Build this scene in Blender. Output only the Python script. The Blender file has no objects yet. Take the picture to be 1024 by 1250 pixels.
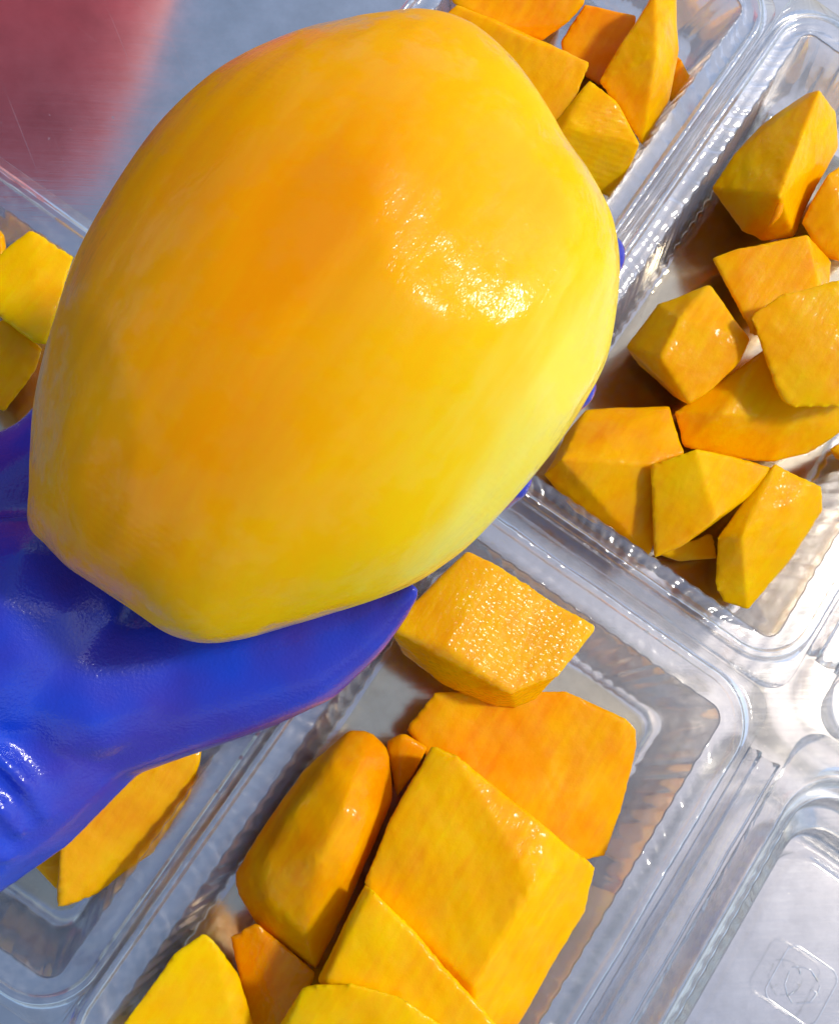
import bpy, bmesh, math, random
import numpy as np
from mathutils import Vector, Matrix, noise as mnoise

random.seed(4)
sc = bpy.context.scene
col = sc.collection
R = math.radians

# ------------------------------------------------------------------ camera, sky, sun, exposure
CAM_DIST, TILT, PHI, FPX = 0.40, R(13.0), R(35.0), 1437.0
V = Vector((math.sin(PHI), math.cos(PHI), 0))        # long way of the trays, away from the camera
U = Vector((math.cos(PHI), -math.sin(PHI), 0))       # short way of the trays
ZV = Vector((0, 0, 1))
_rot = Matrix.Rotation(TILT, 3, U)
if (_rot @ Vector((0, 0, -1))).dot(V) < 0:
    _rot = Matrix.Rotation(-TILT, 3, U)
CD, CR, CU = _rot @ Vector((0, 0, -1)), _rot @ Vector((1, 0, 0)), _rot @ Vector((0, 1, 0))
CP = -CD * CAM_DIST
cd = bpy.data.cameras.new('camera')
cam = bpy.data.objects.new('camera', cd)
col.objects.link(cam)
cam.matrix_world = Matrix.Translation(CP) @ _rot.to_4x4()
cd.sensor_fit = 'VERTICAL'
cd.sensor_height = 24.0
cd.lens = FPX / 1250.0 * 24.0
cd.clip_start, cd.clip_end = 0.01, 100.0
sc.camera = cam

SUN_EL, SUN_AZ = R(53), R(79)          # azimuth clockwise from +Y
world = bpy.data.worlds.new('World')
sc.world = world
world.use_nodes = True
wn = world.node_tree
bg = wn.nodes['Background']
sky = wn.nodes.new('ShaderNodeTexSky')
sky.sky_type = 'NISHITA'
sky.sun_disc = False
sky.sun_elevation, sky.sun_rotation = SUN_EL, SUN_AZ
sky.dust_density = 1.3
sky.air_density = 1.0
wn.links.new(sky.outputs[0], bg.inputs['Color'])
bg.inputs['Strength'].default_value = 0.15
sd = bpy.data.lights.new('sun', 'SUN')
sd.energy, sd.angle, sd.color = 1.95, R(6.0), (1.0, 0.93, 0.80)
sun = bpy.data.objects.new('sun', sd)
col.objects.link(sun)
sdir = Vector((math.sin(SUN_AZ) * math.cos(SUN_EL), math.cos(SUN_AZ) * math.cos(SUN_EL), math.sin(SUN_EL)))
sun.rotation_euler = sdir.to_track_quat('Z', 'Y').to_euler()
sun.location = sdir * 2
vs = sc.view_settings
vs.view_transform, vs.look, vs.gamma, vs.exposure = 'Standard', 'None', 1.0, 0.27
cy = sc.cycles
cy.use_denoising = True
cy.max_bounces, cy.transparent_max_bounces, cy.transmission_bounces = 12, 40, 8
cy.glossy_bounces, cy.diffuse_bounces = 6, 5
cy.sample_clamp_indirect = 6.0

# ------------------------------------------------------------------ helpers
def P(px, py, z):
    """Point at height z (m) on the line of sight through a spot of the photo."""
    k = CD + CR * ((px - 512) / FPX) - CU * ((py - 625) / FPX)
    return CP + k * ((z - CP.z) / k.z)

def PD(px, py, dep):
    """Point at a depth (m) along the viewing axis."""
    return CP + (CD + CR * ((px - 512) / FPX) - CU * ((py - 625) / FPX)) * dep

def G(u, v, z=0.0):
    """Table coordinates in cm along / across the trays -> world."""
    return U * (u * .01) + V * (v * .01) + ZV * z

def link(name, me, mat=None, parent=None, smooth=True):
    o = bpy.data.objects.new(name, me)
    col.objects.link(o)
    if mat: me.materials.append(mat)
    if smooth and len(me.polygons):
        me.polygons.foreach_set('use_smooth', [True] * len(me.polygons))
    if parent: o.parent = parent
    return o

def mesh(name, vs_, fs, mat=None, parent=None, smooth=True):
    me = bpy.data.meshes.new(name)
    me.from_pydata([tuple(p) for p in vs_], [], fs)
    me.update()
    return link(name, me, mat, parent, smooth)

def tag(o, label, cat, group=None, kind=None):
    o['label'] = label
    if cat: o['category'] = cat
    if group: o['group'] = group
    if kind: o['kind'] = kind
    return o

def empty(name, loc):
    o = bpy.data.objects.new(name, None)
    o.empty_display_size = .01
    o.location = loc
    col.objects.link(o)
    return o

def tube(pts, rad, seg=8, closed=False):
    """vertices and faces of a tube along pts"""
    vs_, fs = [], []
    n = len(pts)
    for i, p in enumerate(pts):
        a = pts[(i - 1) % n] if (closed or i) else pts[0]
        b = pts[(i + 1) % n] if (closed or i < n - 1) else pts[-1]
        t = (b - a).normalized()
        s = t.cross(ZV)
        s = s.normalized() if s.length > 1e-5 else Vector((1, 0, 0))
        w = s.cross(t)
        r = rad[i] if hasattr(rad, '__len__') else rad
        for k in range(seg):
            an = 2 * math.pi * k / seg
            vs_.append(p + (s * math.cos(an) + w * math.sin(an)) * r)
    for i in range(n if closed else n - 1):
        for k in range(seg):
            j = (i + 1) % n
            fs.append((i * seg + k, i * seg + (k + 1) % seg, j * seg + (k + 1) % seg, j * seg + k))
    if not closed:
        fs.append(tuple(range(seg - 1, -1, -1)))
        fs.append(tuple((n - 1) * seg + k for k in range(seg)))
    return vs_, fs

# ------------------------------------------------------------------ materials
def new_mat(name):
    m = bpy.data.materials.new(name)
    m.use_nodes = True
    return m, m.node_tree, m.node_tree.nodes['Principled BSDF']

def nd(nt, typ, **kw):
    n = nt.nodes.new(typ)
    for k, v_ in kw.items():
        if k in n.inputs.keys(): n.inputs[k].default_value = v_
        else: setattr(n, k, v_)
    return n

def ramp(nt, src, stops, interp='LINEAR'):
    r_ = nt.nodes.new('ShaderNodeValToRGB')
    r_.color_ramp.interpolation = interp
    el = r_.color_ramp.elements
    while len(el) < len(stops): el.new(.5)
    for e, (p, c) in zip(el, stops):
        e.position = p
        e.color = (*c, 1) if len(c) == 3 else c
    nt.links.new(src, r_.inputs['Fac'])
    return r_

def mixc(nt, fac, a, b, mode='MIX'):
    m = nt.nodes.new('ShaderNodeMix')
    m.data_type = 'RGBA'
    m.blend_type = mode
    for sock, val in ((m.inputs[0], fac), (m.inputs[6], a), (m.inputs[7], b)):
        if hasattr(val, 'is_output'): nt.links.new(val, sock)
        elif isinstance(val, (int, float)): sock.default_value = val
        else: sock.default_value = (*val, 1)
    return m.outputs[2]

def math_n(nt, op, a, b=0.0):
    m = nt.nodes.new('ShaderNodeMath')
    m.operation = op
    for i, val in enumerate((a, b)):
        if hasattr(val, 'is_output'): nt.links.new(val, m.inputs[i])
        else: m.inputs[i].default_value = val
    return m.outputs[0]

def flesh(name, deep, mid, pale, whole=False, glisten=False):
    m, nt, b = new_mat(name)
    L = nt.links
    tc = nd(nt, 'ShaderNodeTexCoord')
    oi = nd(nt, 'ShaderNodeObjectInfo')
    off = nt.nodes.new('ShaderNodeVectorMath'); off.operation = 'ADD'
    L.new(tc.outputs['Object'], off.inputs[0])
    rnd = nt.nodes.new('ShaderNodeVectorMath'); rnd.operation = 'SCALE'
    rnd.inputs[0].default_value = (7, 3, 5)
    L.new(oi.outputs['Random'], rnd.inputs['Scale'])
    L.new(rnd.outputs[0], off.inputs[1])
    vec = off.outputs[0]
    if whole:
        geo = tc.outputs['Object']
    big = nd(nt, 'ShaderNodeTexNoise', Scale=26.0 if whole else 45.0, Detail=4.0, Roughness=.55)
    L.new(vec, big.inputs['Vector'])
    # fibres: stretched noise
    mp = nt.nodes.new('ShaderNodeMapping')
    mp.inputs['Scale'].default_value = (900, 80, 500)
    mpr = nt.nodes.new('ShaderNodeMapping')
    mpr.inputs['Rotation'].default_value = (.1, .1, R(34))
    L.new(vec, mpr.inputs['Vector'])
    L.new(mpr.outputs[0], mp.inputs['Vector'])
    fib = nd(nt, 'ShaderNodeTexNoise', Scale=.42, Detail=5.0, Roughness=.6)
    L.new(mp.outputs[0], fib.inputs['Vector'])
    fac = math_n(nt, 'ADD', math_n(nt, 'MULTIPLY', big.outputs['Fac'], .62), math_n(nt, 'MULTIPLY', fib.outputs['Fac'], .38))
    if whole:
        at = nd(nt, 'ShaderNodeAttribute', attribute_name='ripe')
        fac = math_n(nt, 'ADD', math_n(nt, 'MULTIPLY', math_n(nt, 'SUBTRACT', fac, .5), .62), at.outputs['Fac'])
        c = ramp(nt, fac, [(.12, deep), (.45, mid), (.74, (.87, .56, .002)), (1.0, pale)])
    else:
        at = nd(nt, 'ShaderNodeAttribute', attribute_name='ripe', attribute_type='OBJECT')
        fac = math_n(nt, 'ADD', fac, math_n(nt, 'MULTIPLY', math_n(nt, 'SUBTRACT', at.outputs['Fac'], .5), .42))
        c = ramp(nt, fac, [(.28, deep), (.5, mid), (.74, pale)])
    L.new(c.outputs['Color'], b.inputs['Base Color'])
    b.inputs['Subsurface Weight'].default_value = .6
    b.inputs['Subsurface Radius'].default_value = (1.0, .45, .05)
    b.inputs['Subsurface Scale'].default_value = .004
    b.inputs['IOR'].default_value = 1.36
    b.inputs['Specular IOR Level'].default_value = .08
    # wet: gloss varies, tiny cells catch the light
    wet = nd(nt, 'ShaderNodeTexNoise', Scale=70.0 if whole else 130.0, Detail=5.0, Roughness=.7)
    L.new(vec, wet.inputs['Vector'])
    rr = ramp(nt, wet.outputs['Fac'], [(.35, (.30,) * 3), (.65, (.48,) * 3)])
    L.new(rr.outputs['Color'], b.inputs['Roughness'])
    cell = nd(nt, 'ShaderNodeTexNoise', Scale=1100.0, Detail=3.0, Roughness=.7)
    L.new(vec, cell.inputs['Vector'])
    h = math_n(nt, 'ADD', math_n(nt, 'MULTIPLY', cell.outputs['Fac'], .15 if whole else .45), math_n(nt, 'MULTIPLY', fib.outputs['Fac'], .3 if whole else .9))
    if whole:
        wv = nd(nt, 'ShaderNodeTexWave', Scale=210.0, Distortion=5.0, Detail=2.0)
        wv.inputs['Detail Scale'].default_value = .35
        m3 = nt.nodes.new('ShaderNodeMapping')
        m3.inputs['Rotation'].default_value = (0, 0, R(-58))
        L.new(tc.outputs['Object'], m3.inputs['Vector']); L.new(m3.outputs[0], wv.inputs['Vector'])
        msk = nd(nt, 'ShaderNodeTexNoise', Scale=38.0, Detail=2.0)
        L.new(tc.outputs['Object'], msk.inputs['Vector'])
        mr = ramp(nt, msk.outputs['Fac'], [(.57, (0,) * 3), (.70, (1,) * 3)])
        h = math_n(nt, 'ADD', h, math_n(nt, 'MULTIPLY', math_n(nt, 'MULTIPLY', wv.outputs['Fac'], mr.outputs['Color']), .07))
    mp2 = nt.nodes.new('ShaderNodeMapping')
    mp2.inputs['Scale'].default_value = (1.4, .45, 1)
    mp3 = nt.nodes.new('ShaderNodeMapping')
    mp3.inputs['Rotation'].default_value = (0, 0, R(34))
    L.new(tc.outputs['Object'], mp3.inputs['Vector'])
    L.new(mp3.outputs[0], mp2.inputs['Vector'])
    vo = nd(nt, 'ShaderNodeTexVoronoi', Scale=560.0 if not whole else 420.0)
    L.new(vec, vo.inputs['Vector'])
    if whole:
        stk = nd(nt, 'ShaderNodeTexNoise', Scale=230.0, Detail=4.0, Roughness=.6)
        L.new(mp2.outputs[0], stk.inputs['Vector'])
        hc = math_n(nt, 'MULTIPLY', stk.outputs['Fac'], 1.5)
    else:
        hc = math_n(nt, 'ADD', math_n(nt, 'MULTIPLY', vo.outputs['Distance'], 1.1), math_n(nt, 'MULTIPLY', fib.outputs['Fac'], 1.2))
    if whole:
        und = nd(nt, 'ShaderNodeTexNoise', Scale=55.0, Detail=2.0)
        L.new(mp2.outputs[0], und.inputs['Vector'])
        hc = math_n(nt, 'ADD', hc, math_n(nt, 'MULTIPLY', und.outputs['Fac'], 3.0))
    bc = nd(nt, 'ShaderNodeBump', Strength=.5 if glisten else .45 if whole else .16, Distance=.0007)
    L.new(hc, bc.inputs['Height'])
    L.new(bc.outputs[0], b.inputs['Coat Normal'])
    cw = ramp(nt, wet.outputs['Fac'], ([(.44, (1.0,) * 3), (.56, (.04,) * 3)] if whole else [(.30, (.85,) * 3), (.58, (.0,) * 3)]) if not glisten else [(.3, (1,) * 3), (.8, (.5,) * 3)])
    L.new(cw.outputs['Color'], b.inputs['Coat Weight'])
    b.inputs['Coat Roughness'].default_value = .13 if whole else .12
    b.inputs['Coat IOR'].default_value = 1.27 if whole else 1.33
    bp = nd(nt, 'ShaderNodeBump', Strength=.3 if whole else .3, Distance=.0006)
    L.new(h, bp.inputs['Height'])
    L.new(bp.outputs[0], b.inputs['Normal'])
    return m

M_MANGO = flesh('mango_flesh', (.88, .305, .0), (.89, .44, .0), (.84, .70, .08), True)
M_CUT = flesh('cut_mango_flesh', (.83, .28, .0), (.89, .425, .0), (.89, .56, .0))
M_WET = flesh('glistening_mango_flesh', (.82, .275, .0), (.88, .415, .0), (.89, .54, .0), False, True)

def plastic():
    m = bpy.data.materials.new('clear_plastic')
    m.use_nodes = True
    nt = m.node_tree
    nt.nodes.clear()
    L = nt.links
    out = nt.nodes.new('ShaderNodeOutputMaterial')
    tc = nd(nt, 'ShaderNodeTexCoord')
    n1 = nd(nt, 'ShaderNodeTexNoise', Scale=45.0, Detail=2.0, Roughness=.5)
    n2 = nd(nt, 'ShaderNodeTexNoise', Scale=420.0, Detail=3.0, Roughness=.6)
    for n in (n1, n2): L.new(tc.outputs['Object'], n.inputs['Vector'])
    h = math_n(nt, 'ADD', n1.outputs['Fac'], math_n(nt, 'MULTIPLY', n2.outputs['Fac'], .05))
    bp = nd(nt, 'ShaderNodeBump', Strength=.2, Distance=.0022)
    L.new(h, bp.inputs['Height'])
    tr = nd(nt, 'ShaderNodeBsdfTransparent', Color=(.97, .975, .985, 1))
    gl = nd(nt, 'ShaderNodeBsdfGlossy', Color=(1, 1, 1, 1), Roughness=.09)
    L.new(bp.outputs[0], gl.inputs['Normal'])
    fr = nd(nt, 'ShaderNodeFresnel', IOR=1.5)
    L.new(bp.outputs[0], fr.inputs['Normal'])
    mx = nt.nodes.new('ShaderNodeMixShader')
    L.new(math_n(nt, 'MINIMUM', math_n(nt, 'MULTIPLY', fr.outputs[0], .75), .8), mx.inputs['Fac'])
    L.new(tr.outputs[0], mx.inputs[1]); L.new(gl.outputs[0], mx.inputs[2])
    # faint scuff haze
    df = nd(nt, 'ShaderNodeBsdfDiffuse', Color=(.8, .82, .85, 1))
    m2 = nt.nodes.new('ShaderNodeMixShader')
    sc_ = ramp(nt, n2.outputs['Fac'], [(.42, (.006,) * 3), (.75, (.055,) * 3)])
    L.new(sc_.outputs['Color'], m2.inputs['Fac'])
    L.new(mx.outputs[0], m2.inputs[1]); L.new(df.outputs[0], m2.inputs[2])
    L.new(m2.outputs[0], out.inputs['Surface'])
    return m
M_PLASTIC = plastic()

def steel():
    m, nt, b = new_mat('brushed_steel')
    L = nt.links
    tc = nd(nt, 'ShaderNodeTexCoord')
    mp = nt.nodes.new('ShaderNodeMapping')
    mp.inputs['Rotation'].default_value = (0, 0, R(-52))
    mp.inputs['Scale'].default_value = (25, 700, 1)
    L.new(tc.outputs['Object'], mp.inputs['Vector'])
    br = nd(nt, 'ShaderNodeTexNoise', Scale=1.0, Detail=5.0, Roughness=.65)
    L.new(mp.outputs[0], br.inputs['Vector'])
    sp = nd(nt, 'ShaderNodeTexNoise', Scale=70.0, Detail=5.0, Roughness=.65)
    L.new(tc.outputs['Object'], sp.inputs['Vector'])
    c = ramp(nt, sp.outputs['Fac'], [(.3, (.72, .675, .61)), (.7, (.85, .80, .73))])
    L.new(c.outputs['Color'], b.inputs['Base Color'])
    b.inputs['Metallic'].default_value = 1.0
    scr = None
    for ang, sc_, sd_ in ((40, 1.0, 0), (-15, .8, 4), (68, .9, 9)):
        m1 = nt.nodes.new('ShaderNodeMapping')
        m1.inputs['Rotation'].default_value = (0, 0, R(ang)); m1.inputs['Location'].default_value = (sd_, sd_, 0)
        m2_ = nt.nodes.new('ShaderNodeMapping')
        m2_.inputs['Scale'].default_value = (9 * sc_, 1100 * sc_, 1)
        L.new(tc.outputs['Object'], m1.inputs['Vector']); L.new(m1.outputs[0], m2_.inputs['Vector'])
        nz = nd(nt, 'ShaderNodeTexNoise', Scale=1.0, Detail=2.0)
        L.new(m2_.outputs[0], nz.inputs['Vector'])
        rz = ramp(nt, nz.outputs['Fac'], [(.70, (0,) * 3), (.76, (1,) * 3)])
        scr = rz.outputs['Color'] if scr is None else math_n(nt, 'MAXIMUM', scr, rz.outputs['Color'])
    spk = nd(nt, 'ShaderNodeTexNoise', Scale=420.0, Detail=2.0)
    L.new(tc.outputs['Object'], spk.inputs['Vector'])
    rs_ = ramp(nt, spk.outputs['Fac'], [(.70, (0,) * 3), (.76, (1,) * 3)])
    wear = math_n(nt, 'MAXIMUM', scr, rs_.outputs['Color'])
    rr = ramp(nt, math_n(nt, 'ADD', math_n(nt, 'MULTIPLY', br.outputs['Fac'], .5), math_n(nt, 'MULTIPLY', sp.outputs['Fac'], .5)),
              [(.3, (.10,) * 3), (.7, (.185,) * 3)])
    L.new(math_n(nt, 'ADD', rr.outputs['Color'], math_n(nt, 'MULTIPLY', wear, .11)), b.inputs['Roughness'])
    bp = nd(nt, 'ShaderNodeBump', Strength=.05, Distance=.0004)
    L.new(br.outputs['Fac'], bp.inputs['Height'])
    L.new(bp.outputs[0], b.inputs['Normal'])
    return m
M_STEEL = steel()

def glove_mat():
    m, nt, b = new_mat('blue_nitrile')
    L = nt.links
    tc = nd(nt, 'ShaderNodeTexCoord')
    n1 = nd(nt, 'ShaderNodeTexNoise', Scale=28.0, Detail=3.0)
    n2 = nd(nt, 'ShaderNodeTexNoise', Scale=1300.0, Detail=2.0)
    n3 = nd(nt, 'ShaderNodeTexNoise', Scale=75.0, Detail=3.0)
    for n in (n1, n2, n3): L.new(tc.outputs['Object'], n.inputs['Vector'])
    c = ramp(nt, n1.outputs['Fac'], [(.38, (.008, .050, .55)), (.62, (.042, .032, .37))])
    L.new(c.outputs['Color'], b.inputs['Base Color'])
    b.inputs['Roughness'].default_value = .14
    h = math_n(nt, 'ADD', math_n(nt, 'MULTIPLY', n2.outputs['Fac'], .34), n3.outputs['Fac'])
    bp = nd(nt, 'ShaderNodeBump', Strength=.45, Distance=.0009)
    L.new(h, bp.inputs['Height'])
    L.new(bp.outputs[0], b.inputs['Normal'])
    return m
M_GLOVE = glove_mat()

def simple(name, c, rough=.5, noise_scale=60, var=.15):
    m, nt, b = new_mat(name)
    tc = nd(nt, 'ShaderNodeTexCoord')
    n = nd(nt, 'ShaderNodeTexNoise', Scale=float(noise_scale), Detail=4.0)
    nt.links.new(tc.outputs['Object'], n.inputs['Vector'])
    r_ = ramp(nt, n.outputs['Fac'], [(.3, tuple(x * (1 - var) for x in c)), (.7, tuple(min(1, x * (1 + var)) for x in c))])
    nt.links.new(r_.outputs['Color'], b.inputs['Base Color'])
    b.inputs['Roughness'].default_value = rough
    return m
M_RED = simple('red_plastic', (.54, .06, .085), .5)
M_SKIN = simple('skin', (.5, .28, .19), .5)

# ------------------------------------------------------------------ the steel table
t = .6
nx = 2
table = mesh('steel_tabletop', [(-t, -t, 0), (t, -t, 0), (t, t, 0), (-t, t, 0), (-t, -t, -.04), (t, -t, -.04), (t, t, -.04), (-t, t, -.04)],
             [(0, 1, 2, 3), (0, 4, 5, 1), (1, 5, 6, 2), (2, 6, 7, 3), (3, 7, 4, 0), (7, 6, 5, 4)], M_STEEL, smooth=False)
tag(table, 'scuffed brushed stainless steel table top under all the clear trays', 'table', kind='structure')

# ------------------------------------------------------------------ trays
NL, NS, NC = 190, 100, 12
def ring(u0, u1, v0, v1, off, r):
    """rounded rectangle, fixed point count; returns [(u, v, nu, nv, s, straight)] in cm"""
    a0, a1, b0, b1 = u0 - off, u1 + off, v0 - off, v1 + off
    res = []
    corners = [(a1 - r, b0 + r, -90), (a1 - r, b1 - r, 0), (a0 + r, b1 - r, 90), (a0 + r, b0 + r, 180)]
    for k in range(4):
        cx, cy_, st = corners[k]
        for i in range(NC):
            an = R(st + 90 * (i + .5) / NC)
            res.append((cx + r * math.cos(an), cy_ + r * math.sin(an), math.cos(an), math.sin(an), 0, 0))
        n = NL if k % 2 == 0 else NS
        an = R(st + 90)
        nxt = corners[(k + 1) % 4]
        p0 = (cx + r * math.cos(an), cy_ + r * math.sin(an))
        p1 = (nxt[0] + r * math.cos(an), nxt[1] + r * math.sin(an))
        for i in range(n):
            f = (i + .5) / n
            s = f * math.hypot(u1 - u0 if k % 2 else v1 - v0, 0)
            edge = min(1, min(f, 1 - f) * (12 if k % 2 == 0 else 7))
            res.append((p0[0] + (p1[0] - p0[0]) * f, p0[1] + (p1[1] - p0[1]) * f, math.cos(an), math.sin(an), s, edge))
    return res

def loft(name, rings, parent, cap=False):
    n = len(rings[0])
    vs_ = [p for r_ in rings for p in r_]
    fs = []
    for i in range(len(rings) - 1):
        for k in range(n):
            j = (k + 1) % n
            fs.append((i * n + k, i * n + j, (i + 1) * n + j, (i + 1) * n + k))
    if cap:
        c = len(vs_)
        vs_.append(sum(rings[-1], Vector()) / n)
        for k in range(n):
            fs.append(((len(rings) - 1) * n + k, (len(rings) - 1) * n + (k + 1) % n, c))
    o = mesh(name, [p - parent.location for p in vs_], fs, M_PLASTIC, parent)
    so = o.modifiers.new('thickness', 'SOLIDIFY')
    so.thickness, so.offset = .00035, 0
    return o

def flutes(s, straight, per=.62, sharp=1.4):
    if not straight: return 0
    w = .5 + .5 * math.cos(2 * math.pi * (s + .08 * mnoise.noise(Vector((s * .8, 3, 1)))) / per)
    return (w ** sharp) * straight * (.75 + .6 * mnoise.noise(Vector((s * 1.1, 7, 2))))

def basin(parent, u0, u1, v0, v1, hz=.035, skirt=None, lid=False, seed=0):
    rs = random.Random(seed)
    jit = [mnoise.noise(Vector((k * .35, seed * 9.1, 0))) for k in range(4000)]
    # rim: (offset cm, radius cm, z m)
    prof = [(.98, 1.9, hz - .0022), (.92, 1.85, hz - .0002), (.86, 1.8, hz + .0022), (.78, 1.75, hz + .0026), (.68, 1.65, hz + .0024),
            (.62, 1.6, hz + .0006), (.56, 1.55, hz), (.3, 1.2, hz + .0001), (.06, .55, hz), (0, .5, hz - .0003)]
    rings = []
    if skirt:
        rings.append([G(*p[:2], hz - .0025) for p in ring(*skirt, 0, .9)])
    for off, r_, z in prof:
        pts = []
        for i, p in enumerate(ring(u0, u1, v0, v1, off, r_)):
            f = flutes(p[4], p[5]) * (.06 if off < .1 else 0)
            wz = mnoise.noise(Vector((p[0] * .32, p[1] * .32, seed * 5))) * .0011 + mnoise.noise(Vector((p[0] * 1.1, p[1] * 1.1, seed * 5 + 2))) * .0003
            pts.append(G(p[0] - p[2] * f, p[1] - p[3] * f, z + jit[i % 4000] * .0004 * (off < .9) + wz * (off > .1)))
        rings.append(pts)
    rim = loft('rim', rings, parent)
    wall = [(0, .5, hz - .0003), (-.03, .5, hz - .0012), (-.12, .55, hz * .84), (-.24, .6, hz * .62), (-.36, .65, hz * .40), (-.47, .7, hz * .22),
            (-.55, .7, hz * .12), (-.68, .65, hz * .06), (-.9, .55, hz * .035), (-1.2, .5, .0012), (-1.6, .5, .001)]
    rings = []
    for q, (off, r_, z) in enumerate(wall):
        pts = []
        for i, p in enumerate(ring(u0, u1, v0, v1, off, r_)):
            f = flutes(p[4], p[5]) * (  .05 if q < 2 else .075 if q < 8 else .015)
            w_ = jit[(i * 2 + q * 37) % 4000] * (.012 if 1 < q < 9 else 0)
            pts.append(G(p[0] - p[2] * (f + w_), p[1] - p[3] * (f + w_), z))
        rings.append(pts)
    for sh in (.72, .45, .2):
        cu, cv = (u0 + u1) / 2, (v0 + v1) / 2
        rings.append([G(cu + (p[0] - cu) * sh, cv + (p[1] - cv) * sh, .001 + .0006 * (.5 + .5 * mnoise.noise(Vector((p[0] * .8 * sh, p[1] * .8 * sh, seed)))))
                      for p in ring(u0, u1, v0, v1, -1.6, .5)])
    return rim, loft('basin', rings, parent, cap=True)

def strip(name, prof, v0, v1, parent, nv=40):
    """a folded sheet running along the trays' long side: prof = [(u cm, z m)]"""
    vs_, fs = [], []
    m = len(prof)
    for i in range(nv):
        v_ = v0 + (v1 - v0) * i / (nv - 1)
        for (u_, z) in prof:
            vs_.append(G(u_ + .02 * mnoise.noise(Vector((v_ * .7, u_, 0))), v_, z + .0005 * mnoise.noise(Vector((v_ * .9, u_ * 3, 4)))) - parent.location)
    for i in range(nv - 1):
        for k in range(m - 1):
            fs.append((i * m + k, i * m + k + 1, (i + 1) * m + k + 1, (i + 1) * m + k))
    o = mesh(name, vs_, fs, M_PLASTIC, parent)
    so = o.modifiers.new('thickness', 'SOLIDIFY')
    so.thickness, so.offset = .00035, 0
    return o

HZ = .035
def clamshell(label, u0, u1, v0, v1, skirt, hinge=None, seed=0):
    e = empty('clamshell_tray', G((u0 + u1) / 2, (v0 + v1) / 2, 0))
    tag(e, label, 'food tray', 'clear plastic trays of cut mango')
    basin(e, u0, u1, v0, v1, HZ, skirt, seed=seed)
    if hinge:
        h0 = skirt[1]
        pr = [(h0, HZ - .0025), (h0 + .14, HZ - .0028), (h0 + .2, HZ + .0004), (h0 + .3, HZ + .001), (h0 + .38, HZ - .003), (h0 + .6, HZ - .0036),
              (h0 + .82, HZ - .003), (h0 + .9, HZ + .001), (h0 + 1.0, HZ + .0004), (h0 + 1.06, HZ - .0028), (h0 + 1.2, HZ - .0025)]
        strip('hinge', pr, v0 + .4, v1 - .4, e)
        l0 = h0 + 1.2
        lid = empty('lid', (0, 0, 0))
        lid.parent = e
        lu0, lu1 = l0 + 1.15, l0 + 1.15 + (u1 - u0)
        lid_rim, lid_pan = basin_lid(lid, e.location, lu0, lu1, v0, v1, (l0, lu1 + 1.1, skirt[2], skirt[3]), seed + 20)
    return e

def basin_lid(lid, loc, u0, u1, v0, v1, skirt, seed):
    hz = HZ
    jit = [mnoise.noise(Vector((k * .3, seed * 7.7, 3))) for k in range(4000)]
    class _P: pass
    pp = lid
    def mk(name, prof, cap):
        rings = []
        for q, (off, r_, z, fl) in enumerate(prof):
            src = ring(*skirt, 0, .9) if off is None else ring(u0, u1, v0, v1, off, r_)
            rings.append([G(p[0] - p[2] * flutes(p[4], p[5], .8) * fl, p[1] - p[3] * flutes(p[4], p[5], .8) * fl, z + jit[(i + q * 53) % 4000] * .0003 * (q < 5)) - loc
                          for i, p in enumerate(src)])
        n = len(rings[0])
        vs_ = [p for r_ in rings for p in r_]
        fs = [(i * n + k, i * n + (k + 1) % n, (i + 1) * n + (k + 1) % n, (i + 1) * n + k) for i in range(len(rings) - 1) for k in range(n)]
        if cap:
            c = len(vs_)
            vs_.append(sum(rings[-1], Vector()) / n)
            fs += [((len(rings) - 1) * n + k, (len(rings) - 1) * n + (k + 1) % n, c) for k in range(n)]
        o = mesh(name, vs_, fs, M_PLASTIC, lid)
        so = o.modifiers.new('thickness', 'SOLIDIFY')
        so.thickness, so.offset = .00035, 0
        return o
    rim = mk('lid_rim', [(None, 0, hz - .0025, 0), (.8, 2.2, hz - .0022, 0), (.72, 2.1, hz + .0012, 0), (.6, 2.05, hz + .0016, 0), (.5, 2.0, hz - .0016, 0),
                         (.3, 1.9, hz - .004, 0), (.05, 1.6, hz - .0045, .0), (-.02, 1.5, hz - .006, .05)], False)
    pan = mk('lid_panel', [(-.02, 1.5, hz - .006, .05), (-.12, 1.5, hz - .011, .09), (-.2, 1.45, hz - .015, .09), (-.3, 1.4, hz - .0165, .03), (-.75, 1.3, hz - .0172, 0),
                           (-.85, 1.25, hz - .019, 0), (-1.0, 1.2, hz - .029, 0), (-1.1, 1.1, hz - .0305, 0), (-1.55, .9, hz - .031, 0), (-1.65, .8, hz - .0295, 0),
                           (-1.8, .8, hz - .0292, 0), (-3.0, .7, hz - .0292, 0), (-4.6, .3, hz - .0292, 0)], True)
    return rim, pan

AU0, AU1, AV0, AV1 = 1.4, 11.5, 2.3, 21.5
BU0, BU1, BV0, BV1 = 1.05, 11.35, -18.6, -.45
trayA = clamshell('clear hinged tray on the right holding the pale wedges and cubes of mango', AU0, AU1, AV0, AV1, (.32, 12.65, .95, 22.9), True, 1)
trayB = clamshell('clear hinged tray at the bottom holding large deep orange mango slabs', BU0, BU1, BV0, BV1, (.02, 12.6, -20, .88), True, 2)
trayE = clamshell('clear tray at the top half hidden behind the whole mango, filled with wedges', -9.3, -.8, 2.3, 20.9, (-10.3, .26, .95, 22), None, 3)
trayC = clamshell('clear tray at the left mostly under the blue gloved hand', -18.5, -.8, -17.8, -.45, (-19.6, -.06, -19, .88), None, 4)

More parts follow.
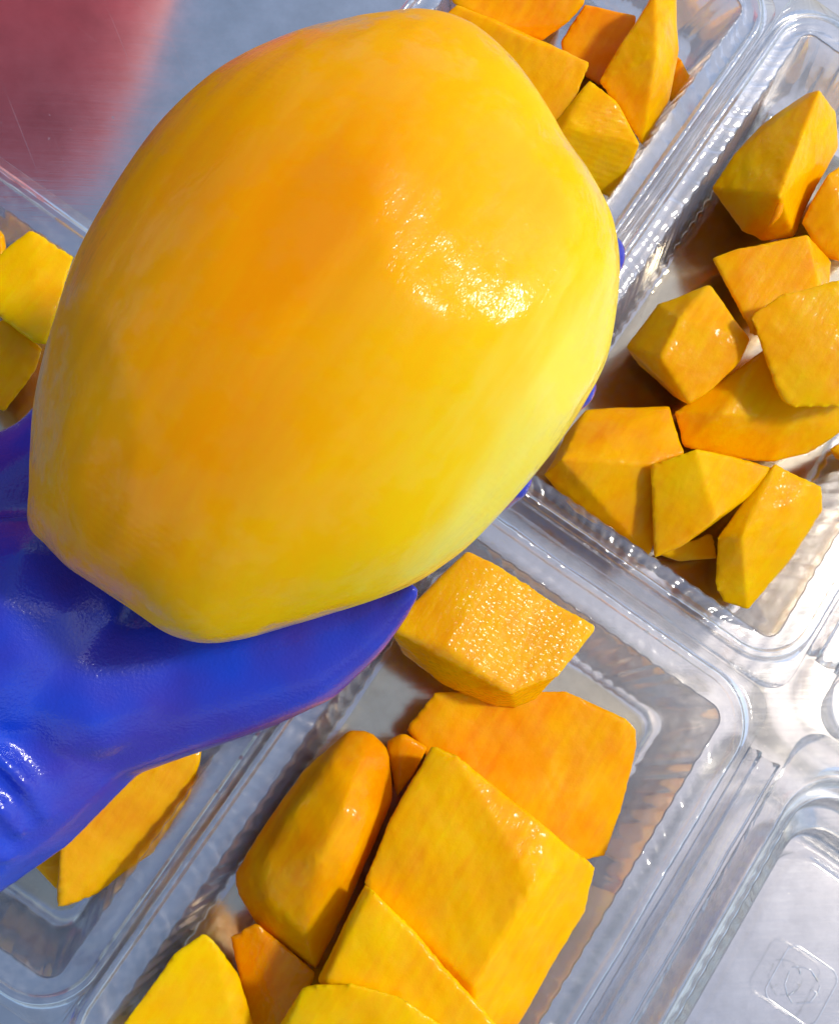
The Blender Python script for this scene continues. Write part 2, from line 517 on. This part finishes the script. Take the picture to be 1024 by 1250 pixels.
# thin juice pooled on the tray floors
mj = bpy.data.materials.new('mango_juice'); mj.use_nodes = True
nt = mj.node_tree; nt.nodes.clear()
o_ = nt.nodes.new('ShaderNodeOutputMaterial')
tj = nd(nt, 'ShaderNodeBsdfTransparent', Color=(.985, .93, .80, 1))
gj = nd(nt, 'ShaderNodeBsdfGlossy', Roughness=.05)
nj = nd(nt, 'ShaderNodeTexNoise', Scale=150.0, Detail=3.0)
cj = nd(nt, 'ShaderNodeTexCoord'); nt.links.new(cj.outputs['Object'], nj.inputs['Vector'])
bj = nd(nt, 'ShaderNodeBump', Strength=.5, Distance=.001)
nt.links.new(nj.outputs['Fac'], bj.inputs['Height'])
fj = nd(nt, 'ShaderNodeFresnel', IOR=1.34)
for n_ in (gj, fj): nt.links.new(bj.outputs[0], n_.inputs['Normal'])
xj = nt.nodes.new('ShaderNodeMixShader')
nt.links.new(fj.outputs[0], xj.inputs['Fac']); nt.links.new(tj.outputs[0], xj.inputs[1]); nt.links.new(gj.outputs[0], xj.inputs[2])
nt.links.new(xj.outputs[0], o_.inputs['Surface'])
def juice(u0, u1, v0, v1, sd_, label):
    cu, cv = (u0 + u1) / 2, (v0 + v1) / 2
    c0 = G(cu, cv, .0021)
    outer = ring(u0, u1, v0, v1, -.80, .6)[::4]
    vs_, fs_ = [G(cu, cv, .0021) - c0], []
    n = len(outer)
    for q_, (sh, z) in enumerate(((.4, .0022), (.75, .0022), (.94, .0022), (1.0, .0016))):
        for p in outer:
            w_ = sh * (1 - .035 * (.5 + .5 * mnoise.noise(Vector((p[0] * .5, p[1] * .5, sd_)))))
            vs_.append(G(cu + (p[0] - cu) * w_, cv + (p[1] - cv) * w_, z) - c0)
    for k in range(n):
        fs_.append((0, 1 + k, 1 + (k + 1) % n))
        for q_ in range(3):
            a_, b_ = 1 + q_ * n, 1 + (q_ + 1) * n
            fs_.append((a_ + k, b_ + k, b_ + (k + 1) % n, a_ + (k + 1) % n))
    o = mesh('mango_juice', vs_, fs_, mj)
    o.location = c0
    tag(o, label, 'juice', kind='stuff')
juice(AU0, AU1, AV0, AV1, 1, 'thin film of yellow juice on the floor of the right tray')
juice(BU0, BU1, BV0, BV1, 2, 'thin film of yellow juice on the floor of the lower tray')
juice(-18.5, -.8, -17.8, -.45, 4, 'thin film of yellow juice on the floor of the left tray')

# embossed mark on the open lid of the lower tray
lidB = [c for c in trayB.children if c.name.startswith('lid')][0]
ec = G(18.9, -5.75, HZ - .0288)
vs_, fs_ = [], []
def add_tube(pts, rad, closed=False):
    a, f = tube([p - trayB.location for p in pts], rad, 6, closed)
    o_ = len(vs_)
    vs_.extend(a)
    fs_.extend([tuple(i + o_ for i in q) for q in f])
def erp(x, y): return ec + U * x + V * y
def rrect(h, r_, n=6):
    pts = []
    for k, (sx, sy) in enumerate(((1, 1), (-1, 1), (-1, -1), (1, -1))):
        for i in range(n + 1):
            an = R(90 * k + 90 * i / n)
            pts.append((sx * (h - r_) + r_ * math.cos(an), sy * (h - r_) + r_ * math.sin(an)))
    return pts
add_tube([erp(x, y) for x, y in rrect(.0098, .0036)], .00032, True)
for k in range(3):
    a0 = R(90 + 120 * k)
    a = [(math.cos(a0 + R(d)) * .0058, math.sin(a0 + R(d)) * .0058) for d in (-45, 0, 38)]
    add_tube([erp(*q) for q in a], .0003)
    tip = a[2]
    for dd in (150, 240):
        an = a0 + R(38 + dd - 60)
        add_tube([erp(*tip), erp(tip[0] + (.0024) * math.cos(an), tip[1] + .0024 * math.sin(an))], .00028)
emb = mesh('embossed_mark', vs_, fs_, M_PLASTIC, lidB)

# ------------------------------------------------------------------ cut mango pieces
tex = bpy.data.textures.new('flesh_unevenness', 'CLOUDS')
tex.noise_scale, tex.noise_depth = .022, 1
tex2 = bpy.data.textures.new('knife_roughness', 'CLOUDS')
tex2.noise_scale, tex2.noise_depth = .0022, 2
RIPE = {'large deep orange': .26, 'rounded cheek': .2, 'dark orange mango slice': .22, 'dark orange mango slab': .12, 'small mango scrap wedged': .15, 'yellow mango slab': .9, 'pale rounded': .85,
        'triangular': .68, 'biggest': .52, 'bright yellow square': .9, 'tall ridged': .6, 'orange mango slab at': .35, 'mango wedge with a ribbed': .56, 'broad rounded mango slab': .3}
def piece(label, pts, zb=.8, shrink=.8, group='cut mango pieces in the trays', wet=False):
    """pts: (px, py, z cm) corners one can see; the hidden underside tapers to zb cm"""
    w = [P(x, y, z * .01) for x, y, z in pts]
    cx, cyy = sum(p[0] for p in pts) / len(pts), sum(p[1] for p in pts) / len(pts)
    for x, y, z in pts:
        w.append(P(cx + (x - cx) * shrink, cyy + (y - cyy) * shrink, min(zb, z - .3) * .01))
    c = sum(w, Vector()) / len(w)
    bm = bmesh.new()
    for p in w: bm.verts.new(p - c)
    r_ = bmesh.ops.convex_hull(bm, input=bm.verts)
    dead = [g for g in r_['geom_interior'] + r_['geom_unused'] if isinstance(g, bmesh.types.BMVert) and g.is_valid]
    bmesh.ops.delete(bm, geom=list(set(dead)), context='VERTS')
    bmesh.ops.recalc_face_normals(bm, faces=bm.faces)
    me = bpy.data.meshes.new('mango_piece')
    bm.to_mesh(me); bm.free()
    o = link('mango_piece', me, None)
    rm = o.modifiers.new('remesh', 'REMESH')
    rm.mode, rm.voxel_size = 'VOXEL', .00085
    m1 = bpy.data.meshes.new_from_object(o.evaluated_get(bpy.context.evaluated_depsgraph_get()))
    o.modifiers.clear()
    n = len(m1.vertices)
    co = np.empty(n * 3); m1.vertices.foreach_get('co', co); co = co.reshape(-1, 3)
    ed = np.empty(len(m1.edges) * 2, int); m1.edges.foreach_get('vertices', ed); ed = ed.reshape(-1, 2)
    deg = np.bincount(ed.ravel(), minlength=n)[:, None].astype(float)
    def lap(c_, it):
        for _ in range(it):
            acc = np.zeros_like(c_)
            np.add.at(acc, ed[:, 0], c_[ed[:, 1]]); np.add.at(acc, ed[:, 1], c_[ed[:, 0]])
            c_ = .5 * c_ + .5 * acc / deg
        return c_
    rs = random.Random(len(label) * 31 + int(pts[0][0] + 999))
    fine = lap(co, 14 if label.startswith('rounded cheek') else rs.choice((1, 1, 2)))
    soft = lap(fine, 16)
    edge = np.clip(np.linalg.norm(fine - soft, axis=1) / .0010, 0, 1)
    m1.vertices.foreach_set('co', fine.ravel()); m1.update()
    nr_ = np.empty(n * 3); m1.vertices.foreach_get('normal', nr_); nr_ = nr_.reshape(-1, 3)
    q = Matrix.Rotation(rs.uniform(0, 6.28), 3, 'Z') @ Matrix.Rotation(rs.uniform(-.5, .5), 3, 'X')
    Q = np.array(q)
    w_ = fine @ Q.T
    sd_ = rs.uniform(0, 90)
    nv = mnoise.noise
    disp = np.array([nv((a * 48 + sd_, b_ * 48, c_ * 48)) * .0009 + nv((a * 300, b_ * 40 + sd_, c_ * 240)) * .00016
                     + nv((a * 620, b_ * 620, c_ * 620 + sd_)) * (.00008 + .0022 * e_ ** 1.5 * max(0, nv((a * 90 + 7, b_ * 90, c_ * 90 + sd_)) + .1))
                     for (a, b_, c_), e_ in zip(w_, edge)])
    if label.startswith('mango wedge with a ribbed'):
        rv = P(785, 140, .04) - P(760, 240, .035)
        rv = np.array(rv.normalized())
        disp += .00012 * np.sin((fine @ rv) * 6283 / 1.7 + np.array([3 * nv((a * 120, b_ * 120, c_ * 120)) for a, b_, c_ in fine])) * np.clip((nr_[:, 2] - .6) * 6, 0, 1)
    fine = fine + nr_ * disp[:, None]
    m1.vertices.foreach_set('co', fine.ravel()); m1.update()
    m1.materials.clear(); m1.materials.append(M_WET if wet else M_CUT)
    m1.polygons.foreach_set('use_smooth', [True] * len(m1.polygons))
    m1.name = 'mango_piece'
    o.data = m1
    o['ripe'] = next((q_ for k_, q_ in RIPE.items() if label.startswith(k_)), rs.uniform(.4, .62))
    bpy.data.meshes.remove(me)
    o.location = c
    tag(o, label, 'mango piece', group)
    return o

# right tray
tall = piece('tall ridged mango wedge, topmost in the right tray, standing alone against its far wall',
      [(1000, 110, 4.4), (951, 240, 4.6), (930, 155, 3.0), (895, 190, 2.8), (868, 230, 2.4), (905, 282, 1.9), (930, 293, 2.0), (968, 288, 2.2), (1021, 135, 3.4), (1022, 180, 2.8), (985, 113, 3.8)])
piece('mango wedge cut off by the right frame edge, beside the tall ridged wedge',
      [(977, 272, 3.0), (1010, 212, 3.8), (1030, 198, 3.8), (1075, 230, 3.4), (1060, 310, 3.2), (1024, 319, 3.0), (1002, 312, 2.8)])
piece('flat four sided mango slab below the tall ridged wedge in the right tray',
      [(867, 315, 3.8), (900, 302, 4.0), (985, 287, 4.1), (1001, 348, 4.1), (918, 412, 3.8), (1014, 318, 2.8), (1012, 355, 2.8)])
piece('broad smooth mango slab at the right frame edge, on top of the right tray pile',
      [(914, 385, 4.9), (950, 360, 5.1), (1024, 342, 5.2), (1080, 340, 5.1), (1090, 480, 4.9), (1024, 497, 4.7), (965, 498, 4.4), (952, 488, 4.3), (938, 450, 4.6)], 3.2)
piece('frayed mango cube with one dark wet side near the left wall of the right tray',
      [(865, 348, 4.0), (916, 414, 4.1), (902, 442, 3.9), (868, 476, 3.7), (841, 493, 3.6), (805, 438, 4.1), (828, 388, 4.3), (763, 423, 2.8), (803, 371, 3.2), (820, 484, 2.2), (778, 445, 2.0)])
piece('large mango wedge with a pale scar, lying under the cube and the broad slab',
      [(821, 503, 2.6), (935, 425, 3.5), (1030, 490, 3.2), (1028, 524, 2.6), (985, 554, 2.2), (940, 566, 2.1), (890, 558, 2.1), (833, 546, 2.3), (960, 512, 3.3), (880, 505, 3.3)])
piece('creased mango slab partly under the whole mango, at the left of the right tray',
      [(690, 530, 3.0), (716, 500, 3.1), (817, 495, 3.3), (834, 552, 3.5), (795, 567, 3.8), (685, 560, 3.8), (661, 580, 3.0), (702, 624, 2.3), (792, 679, 2.4)])
piece('pointed mango wedge with a sharp centre ridge beside the creased slab',
      [(794, 568, 4.1), (849, 547, 4.7), (942, 571, 3.6), (931, 594, 3.2), (873, 634, 4.0), (830, 668, 3.3), (797, 682, 3.1)], 1.5)
piece('small low mango scrap peeping out under the pointed ridged wedge',
      [(795, 675, 1.6), (870, 650, 1.8), (877, 683, 1.4), (828, 687, 1.2)], .4)
piece('long narrow mango bar standing in the near right corner of the right tray',
      [(945, 566, 3.7), (1003, 594, 3.3), (1004, 622, 2.8), (960, 690, 2.5), (913, 747, 2.2), (882, 736, 2.0), (871, 715, 2.2), (873, 655, 3.0), (905, 655, 3.5)])
piece('sliver of mango cut off by the right frame edge above the long bar',
      [(1012, 548, 2.2), (1035, 535, 2.4), (1060, 550, 2.2), (1050, 572, 1.8), (1018, 560, 1.8)], .5)
# top tray
piece('broad rounded mango slab cut off by the top frame edge above the whole mango',
      [(540, -25, 3.8), (620, -60, 4.2), (716, -40, 4.0), (713, 5, 3.6), (690, 30, 3.2), (662, 50, 2.8), (600, 35, 3.2), (550, 5, 3.4)])
piece('mango slab with a straight frayed edge leaning against the top of the whole mango',
      [(540, 18, 3.9), (557, 3, 4.0), (640, 45, 4.4), (722, 76, 4.4), (703, 125, 4.1), (692, 150, 3.8), (600, 170, 3.4), (540, 80, 3.4)], 1.5)
piece('dark orange mango slab standing in shade between the broad slab and the tall pointed wedge',
      [(713, 3, 3.0), (778, 18, 3.2), (770, 70, 2.8), (732, 106, 2.4), (690, 80, 2.4), (683, 52, 2.5)])
piece('tall pointed mango wedge with a bright cut face by the top tray wall',
      [(800, -12, 4.8), (825, -8, 4.2), (828, 60, 3.4), (817, 122, 2.9), (784, 180, 2.8), (731, 99, 4.0), (801, 64, 5.0)])
piece('mango wedge with a ribbed cut face lowest in the top tray, touching the whole mango',
      [(719, 97, 4.4), (752, 124, 4.4), (782, 176, 4.0), (768, 205, 3.4), (744, 242, 2.6), (690, 155, 4.2), (640, 200, 3.2)])
piece('small mango scrap squeezed between the tall pointed wedge and the tray wall',
      [(820, 60, 2.0), (832, 72, 2.4), (842, 96, 2.2), (822, 128, 1.8), (805, 110, 1.8)], .5)
# lower tray
piece('bright glistening mango block with thick front face, topmost in the lower tray',
      [(570, 671, 4.2), (602, 686, 4.3), (727, 765, 4.1), (683, 824, 4.3), (622, 847, 4.5), (545, 791, 4.6), (475, 766, 4.3), (490, 798, 3.1), (540, 837, 2.9), (600, 862, 2.9), (630, 866, 2.9), (652, 857, 3.0)], 2.4, wet=True)
piece('large deep orange mango slab lying flat under the bright block',
      [(495, 890, 2.5), (530, 843, 2.8), (690, 842, 2.9), (765, 878, 2.8), (776, 890, 2.6), (777, 912, 2.4), (760, 990, 2.2), (738, 1045, 2.2), (640, 1070, 2.6)])
piece('biggest smooth mango slab with a bright cut side, in the middle of the lower tray',
      [(527, 909, 4.4), (557, 922, 4.6), (672, 1014, 4.6), (725, 1058, 3.8), (712, 1114, 3.2), (635, 1250, 3.0), (578, 1205, 4.8), (650, 1082, 5.0), (443, 1078, 4.2), (475, 1000, 4.4), (580, 1280, 3.4)])
piece('rounded cheek of mango with smooth glossy skin side, left in the lower tray',
      [(429, 889, 3.0), (455, 893, 3.1), (473, 912, 3.1), (482, 972, 3.2), (439, 1078, 3.2), (386, 1188, 2.6), (312, 1128, 2.0), (290, 1095, 2.0), (283, 1070, 2.0), (320, 1008, 2.4), (371, 938, 2.7),
       (440, 930, 3.9), (448, 1000, 4.2), (425, 1060, 4.2), (375, 1140, 3.6), (330, 1100, 3.2), (325, 1050, 3.3), (360, 990, 3.7), (405, 930, 3.8), (390, 1050, 4.4), (420, 985, 4.5)], .8)
piece('small mango scrap wedged between the rounded cheek and the deep orange slab',
      [(472, 905, 2.6), (492, 895, 2.9), (522, 912, 2.8), (505, 945, 2.6), (484, 974, 2.5)])
piece('triangular mango wedge leaning on the biggest slab at the bottom frame edge',
      [(445, 1077, 4.9), (456, 1084, 5.2), (612, 1258, 5.0), (640, 1300, 4.8), (470, 1300, 5.0), (398, 1196, 5.0), (386, 1196, 3.8)], 2.0)
piece('pale rounded mango wedge lowest in the picture, cut off by the bottom frame edge',
      [(372, 1204, 5.1), (430, 1200, 5.5), (490, 1214, 5.5), (548, 1256, 5.2), (540, 1320, 5.0), (320, 1320, 4.4), (342, 1252, 4.2)], 2.0)
piece('yellow mango slab at the bottom frame edge by the left wall of the lower tray',
      [(250, 1138, 3.8), (262, 1147, 3.8), (292, 1188, 3.4), (310, 1250, 3.2), (300, 1320, 3.2), (110, 1310, 3.4), (150, 1248, 3.6), (212, 1165, 3.8)])
piece('dark orange mango slice in shade below the rounded cheek',
      [(281, 1142, 2.2), (312, 1125, 2.5), (388, 1188, 2.8), (370, 1225, 2.8), (345, 1260, 2.6), (308, 1262, 2.2)], wet=True)
# left tray
piece('curved mango slice with a pointed end hanging below the blue glove',
      [(71, 1109, 2.6), (75, 1005, 3.3), (150, 910, 3.6), (247, 905, 3.3), (246, 925, 3.3), (232, 972, 3.0), (186, 1042, 2.6), (120, 1090, 2.5)], wet=True)
piece('small shaded mango scrap behind the curved slice below the glove',
      [(36, 1052, 1.8), (80, 1000, 2.2), (90, 1060, 1.8), (70, 1086, 1.4)], .4)
piece('bright yellow square mango slab at the left frame edge beside the whole mango',
      [(38, 281, 4.0), (92, 314, 4.0), (75, 370, 4.1), (56, 421, 4.2), (44, 418, 4.0), (0, 384, 4.0), (-35, 345, 3.8), (5, 306, 3.9)], 2.6)
piece('orange mango slab at the left frame edge just above the blue glove',
      [(-5, 392, 3.2), (10, 388, 3.3), (54, 425, 3.3), (45, 452, 3.1), (5, 505, 2.8), (-45, 470, 2.8)])
piece('thin mango piece touching the tray corner at the left frame edge',
      [(-30, 285, 3.0), (2, 280, 3.0), (8, 300, 2.9), (-2, 345, 2.8), (-35, 340, 2.6)])

# thin peel curl left on the tall wedge
cp_ = [P(952, 250, 4.45e-2), P(950, 257, 4.5e-2), P(947, 264, 4.5e-2), P(942, 271, 4.4e-2), P(938, 277, 4.2e-2)]
a_, f_ = tube([p - tall.location for p in cp_], [.0011, .0014, .0012, .0008, .0003], 8)
mesh('peel_curl', a_, f_, M_CUT, tall)

# cluster of frosted dots moulded into the corner of the right tray's rim
vs_, fs_ = [], []
rs = random.Random(3)
for i in range(9):
    for j in range(5):
        p = P(900 + i * 9 + rs.uniform(-2, 2) + j * 2, 812 + j * 8 + i * 2 + rs.uniform(-2, 2), HZ - .0018) - trayA.location
        r_ = rs.uniform(.0003, .00055)
        b0 = len(vs_)
        for k in range(6):
            vs_.append(p + Vector((math.cos(k * 1.047), math.sin(k * 1.047), -1)) * r_)
        vs_.append(p + ZV * r_ * .1)
        fs_ += [(b0 + k, b0 + (k + 1) % 6, b0 + 6) for k in range(6)]
mesh('embossed_dots', vs_, fs_, M_PLASTIC, trayA)
# ------------------------------------------------------------------ the whole peeled mango
MD = .245                        # depth of its broadest section
OUT = [(535, 18), (580, 34), (624, 74), (660, 122), (692, 174), (724, 218), (745, 262), (755, 300), (757, 345), (752, 400), (742, 445), (718, 492), (684, 545), (640, 600), (582, 662), (545, 692), (505, 717),
       (455, 737), (400, 755), (350, 770), (300, 784), (258, 789), (224, 784), (197, 773), (160, 748), (112, 714), (84, 694), (58, 670), (30, 645), (33, 600), (36, 555), (42, 505), (52, 462), (68, 400), (90, 332),
       (122, 270), (160, 210), (205, 152), (255, 106), (300, 78), (345, 57), (395, 38), (450, 25), (497, 18)]
def catmull(pts, per):
    n = len(pts)
    res = []
    for i in range(n):
        p0, p1, p2, p3 = (np.array(pts[(i + k - 1) % n], float) for k in range(4))
        for j in range(per):
            t_ = j / per
            res.append(.5 * (2 * p1 + (p2 - p0) * t_ + (2 * p0 - 5 * p1 + 4 * p2 - p3) * t_ ** 2 + (3 * p1 - p0 - 3 * p2 + p3) * t_ ** 3))
    return np.array(res)
oc = catmull(OUT, 7)
N = len(oc)
C0 = np.array([400., 405.])
k_m = MD / FPX                   # metres per pixel at that depth
loc2 = (oc - C0) * k_m           # local x right, y down
NR = 84
HF, HB = .041, .040
rings, ripe = [], []
for side in (1, -1):
    for i in range(NR + 1):
        th = math.pi / 2 * i / NR
        if side == -1 and i == 0: continue
        s, h = math.cos(th), math.sin(th)
        s = s * .986
        rings.append((s, side * h * (HF if side == 1 else HB)))
# order: back pole ... equator ... front pole
rings.sort(key=lambda q: q[1])
X = np.zeros((len(rings), N, 3))
_f = np.fft.fft(loc2[:, 0] + 1j * loc2[:, 1])
_f[4:-3] = 0                                   # the rounder inner shape, without the outline's corners
_z = np.fft.ifft(_f)
soft2 = np.stack([_z.real, _z.imag], 1)
for i, (s, h) in enumerate(rings):
    w_ = max(0.0, (s / .986 - .55) / .45) ** 2
    l2 = loc2 * w_ + soft2 * (1 - w_)
    X[i, :, 0] = l2[:, 0] * s
    X[i, :, 1] = -l2[:, 1] * s
    X[i, :, 2] = h
X = X.reshape(-1, 3)
def px_local(x, y, h=0.0):
    return np.array([(x - C0[0]) * k_m, -(y - C0[1]) * k_m, h])
# knife facets: soft flats along the length; (a point on the facet in px, height m, normal, softness)
def facet(px, py, h, n, soft):
    n = np.array(n, float); n /= np.linalg.norm(n)
    d = (X - px_local(px, py, h)) @ n
    k = np.where(d > 0, d, 0)
    X[:] = X - n * (np.where(k < .0012, k * k / .0024, k - .0006) * soft)[:, None]
facet(690, 440, .0165, (.80, -.28, .62), .7)      # pale right flank
_h = (sdir - CD).normalized()                       # a long flat stroke that catches the light
_n = np.array([_h.dot(CR), _h.dot(CU), -_h.dot(CD)])
_q = np.hypot(X[:, 0] - px_local(615, 402)[0], X[:, 1] - px_local(615, 402)[1]) + (X[:, 2] < 0) * 9
facet(615, 402, X[_q.argmin(), 2] - .0012, _n, .75)
facet(500, 60, .016, (.12, .80, .60), .45)         # top flank
facet(170, 220, .018, (-.68, .45, .60), .3)
facet(130, 520, .019, (-.72, -.12, .68), .3)
facet(470, 690, .018, (.16, -.78, .60), .12)
facet(420, 330, .0385, (-.06, .12, 1), .6)
# fine strokes of the peeler running along the length
d_len = np.array([.60, .80]); d_cr = np.array([.80, -.60])
for i in range(len(X)):
    a = X[i, 0] * d_cr[0] + X[i, 1] * d_cr[1]
    b_ = X[i, 0] * d_len[0] + X[i, 1] * d_len[1]
    nz = mnoise.noise(Vector((a * 60, b_ * 22, X[i, 2] * 30)))
    nz2 = mnoise.noise(Vector((a * 230, b_ * 60, X[i, 2] * 90 + 5)))
    rad = X[i] / (np.linalg.norm(X[i]) + 1e-9)
    X[i] += rad * (nz * .0007 + nz2 * .00016) * min(1, abs(X[i, 2]) / .008)
# how orange the flesh is there: yellow towards the right flank and the two ends, deep orange in the middle and left
pxx = X[:, 0] / k_m + C0[0]; pyy = -X[:, 1] / k_m + C0[1]
def gauss(cx, cy_, sx, sy, ang):
    a = R(ang)
    dx, dy = pxx - cx, pyy - cy_
    p, q = dx * math.cos(a) + dy * math.sin(a), -dx * math.sin(a) + dy * math.cos(a)
    return np.exp(-(p / sx) ** 2 - (q / sy) ** 2)
tt = (pxx - C0[0]) * .84 + (pyy - C0[1]) * .54
def sst(a, b_, v_):
    f = np.clip((v_ - a) / (b_ - a), 0, 1)
    return f * f * (3 - 2 * f)
rip = .22 + .33 * sst(-60, 130, tt) + .20 * sst(120, 215, tt) + .24 * sst(218, 262, tt) + .20 * gauss(560, 120, 170, 100, -30) + .04 * gauss(420, 730, 220, 45, -12) \
    - .12 * gauss(400, 330, 190, 70, -55) - .10 * gauss(330, 560, 220, 70, -40) - .08 * gauss(90, 440, 240, 50, -68) + .10 * gauss(250, 130, 160, 50, -45)
rip = np.clip(rip, .0, 1)
fs = []
nr = len(rings)
for i in range(1, nr - 2):
    for k in range(N):
        j = (k + 1) % N
        fs.append((i * N + k, i * N + j, (i + 1) * N + j, (i + 1) * N + k))
me = bpy.data.meshes.new('peeled_mango')
pole_b, pole_f = len(X), len(X) + 1
XX = [tuple(p) for p in X] + [tuple(X[:N].mean(0)), tuple(X[-N:].mean(0))]
for k in range(N):
    fs.append((N + (k + 1) % N, N + k, pole_b))
    fs.append(((nr - 2) * N + k, (nr - 2) * N + (k + 1) % N, pole_f))
me.from_pydata(XX, [], fs)
at = me.attributes.new('ripe', 'FLOAT', 'POINT')
at.data.foreach_set('value', list(rip) + [float(rip[:N].mean()), float(rip[-N:].mean())])
bm = bmesh.new(); bm.from_mesh(me)
bmesh.ops.delete(bm, geom=[v_ for v_ in bm.verts if not v_.link_faces], context='VERTS')
bmesh.ops.recalc_face_normals(bm, faces=bm.faces)
bm.to_mesh(me); bm.free()
mango = link('peeled_mango', me, M_MANGO)
mo = PD(C0[0], C0[1], MD)
mango.matrix_world = Matrix.Translation(mo) @ _rot.to_4x4()
tag(mango, 'large whole peeled yellow mango held in the blue gloved hand above the trays', 'mango')

# ------------------------------------------------------------------ the gloved hand
def spheres_to(bm, chain, step=.14):
    """chain of (px, py, depth, radius px) joined by closely packed balls"""
    pts = [(PD(x, y, d), r_ * d / FPX) for x, y, d, r_ in chain]
    for i in range(len(pts)):
        (a, ra) = pts[i]
        (b_, rb) = pts[min(i + 1, len(pts) - 1)]
        L_ = (b_ - a).length
        n = max(1, int(L_ / (min(ra, rb) * step)))
        for k in range(n):
            f = k / n
            bmesh.ops.create_icosphere(bm, subdivisions=2, radius=ra + (rb - ra) * f, matrix=Matrix.Translation(a + (b_ - a) * f))
bm = bmesh.new()
# thumb, its base and the edge of the palm along the lower side of the mango
spheres_to(bm, [(505, 721, .262, 11), (482, 735, .268, 25), (435, 763, .275, 48), (365, 792, .281, 76), (285, 806, .286, 97), (200, 824, .290, 108), (105, 852, .292, 114), (10, 930, .290, 128), (-90, 985, .288, 140)])
# palm
spheres_to(bm, [(-70, 800, .285, 150), (60, 745, .296, 135), (200, 690, .312, 110), (300, 620, .318, 95)])
spheres_to(bm, [(-60, 690, .290, 120), (30, 625, .300, 105), (150, 560, .315, 95)])
spheres_to(bm, [(180, 760, .305, 110), (330, 700, .315, 85)])
spheres_to(bm, [(25, 750, .277, 128), (5, 775, .278, 130)])
spheres_to(bm, [(112, 832, .281, 100), (150, 822, .282, 92), (210, 812, .283, 78)])
# wrist
spheres_to(bm, [(-80, 880, .286, 165), (-260, 1030, .285, 150), (-420, 1170, .287, 160)])
# fingers fanned under the mango
spheres_to(bm, [(30, 640, .298, 95), (82, 545, .300, 62), (150, 440, .300, 50), (230, 330, .296, 46), (270, 270, .290, 40)])
spheres_to(bm, [(250, 600, .318, 60), (450, 470, .311, 52), (600, 380, .302, 48), (705, 325, .281, 40), (734, 313, .266, 33)])
spheres_to(bm, [(280, 640, .318, 60), (460, 560, .312, 52), (600, 500, .300, 48), (680, 478, .282, 38), (700, 472, .272, 31)])
spheres_to(bm, [(300, 680, .316, 60), (440, 640, .310, 52), (540, 610, .300, 46), (600, 592, .285, 38), (622, 583, .274, 31)])
# folds of the glove near the wrist
spheres_to(bm, [(-30, 900, .2632, 9), (5, 930, .2632, 10), (35, 962, .2657, 9), (60, 1000, .272, 7)])
spheres_to(bm, [(-40, 965, .2622, 9), (5, 990, .2645, 9), (30, 1020, .270, 7)])
spheres_to(bm, [(-30, 1040, .267, 13), (10, 1045, .272, 10)])
hand_c = PD(60, 800, .29)
bmesh.ops.translate(bm, verts=bm.verts, vec=-hand_c)
me = bpy.data.meshes.new('glove')
bm.to_mesh(me); bm.free()
hand = empty('gloved_hand', hand_c)
tag(hand, 'hand in a glossy blue rubber glove, palm up, holding the whole peeled mango', 'gloved hand')
glove = link('glove', me, M_GLOVE, hand)
rm = glove.modifiers.new('remesh', 'REMESH'); rm.mode, rm.voxel_size, rm.use_smooth_shade = 'VOXEL', .0016, True
sm = glove.modifiers.new('smooth', 'SMOOTH'); sm.factor, sm.iterations = .5, 10
# rolled cuff and the forearm that carries it, beyond the picture's edge
ax0, ax1 = PD(-380, 1135, .287), PD(-900, 1590, .300)
dirn = (ax1 - ax0).normalized()
side = dirn.cross(ZV).normalized(); upv = side.cross(dirn)
vs1, fs1 = [], []
prof = [(-.01, .012), (0, .0285), (.03, .030), (.08, .034), (.13, .038), (.135, .001)]
for s_, r_ in prof:
    for k in range(28):
        an = 2 * math.pi * k / 28
        vs1.append(ax0 + dirn * s_ + (side * math.cos(an) * 1.08 + upv * math.sin(an) * .9) * r_ - hand_c)
for i in range(len(prof) - 1):
    for k in range(28):
        fs1.append((i * 28 + k, i * 28 + (k + 1) % 28, (i + 1) * 28 + (k + 1) % 28, (i + 1) * 28 + k))
mesh('forearm', vs1, fs1, M_SKIN, hand)
cp_ = [ax0 + dirn * .012 + (side * math.cos(2 * math.pi * k / 40) * .0335 + upv * math.sin(2 * math.pi * k / 40) * .029) - hand_c for k in range(40)]
a, f = tube(cp_, .0022, 8, True)
mesh('cuff', a, f, M_GLOVE, hand)

# ------------------------------------------------------------------ red tub whose reflection tints the steel
def tub():
    e = empty('red_tub', Vector((-.252, .36, 0)))
    tag(e, 'red plastic tub upside down behind the trays, mirrored as a red patch in the steel', 'tub')
    def loop(hx, hy, z, r_=.04, n=6):
        res = []
        for k, (sx, sy) in enumerate(((1, 1), (-1, 1), (-1, -1), (1, -1))):
            for i in range(n + 1):
                an = R(90 * k + 90 * i / n)
                res.append(Vector((sx * (hx - r_) + r_ * math.cos(an), sy * (hy - r_) + r_ * math.sin(an), z)))
        return res
    lp = [loop(.178, .158, .0005), loop(.186, .166, .001), loop(.186, .166, .012), loop(.176, .156, .014), loop(.140, .130, .17), loop(.098, .100, .33), loop(.090, .092, .338), loop(.080, .08, .338), loop(.078, .078, .333)]
    n = len(lp[0])
    fs_ = [(i * n + k, i * n + (k + 1) % n, (i + 1) * n + (k + 1) % n, (i + 1) * n + k) for i in range(len(lp) - 1) for k in range(n)]
    fs_.append(tuple((len(lp) - 1) * n + k for k in range(n)))
    mesh('tub_wall', [p for l in lp for p in l], fs_, M_RED, e)
tub()
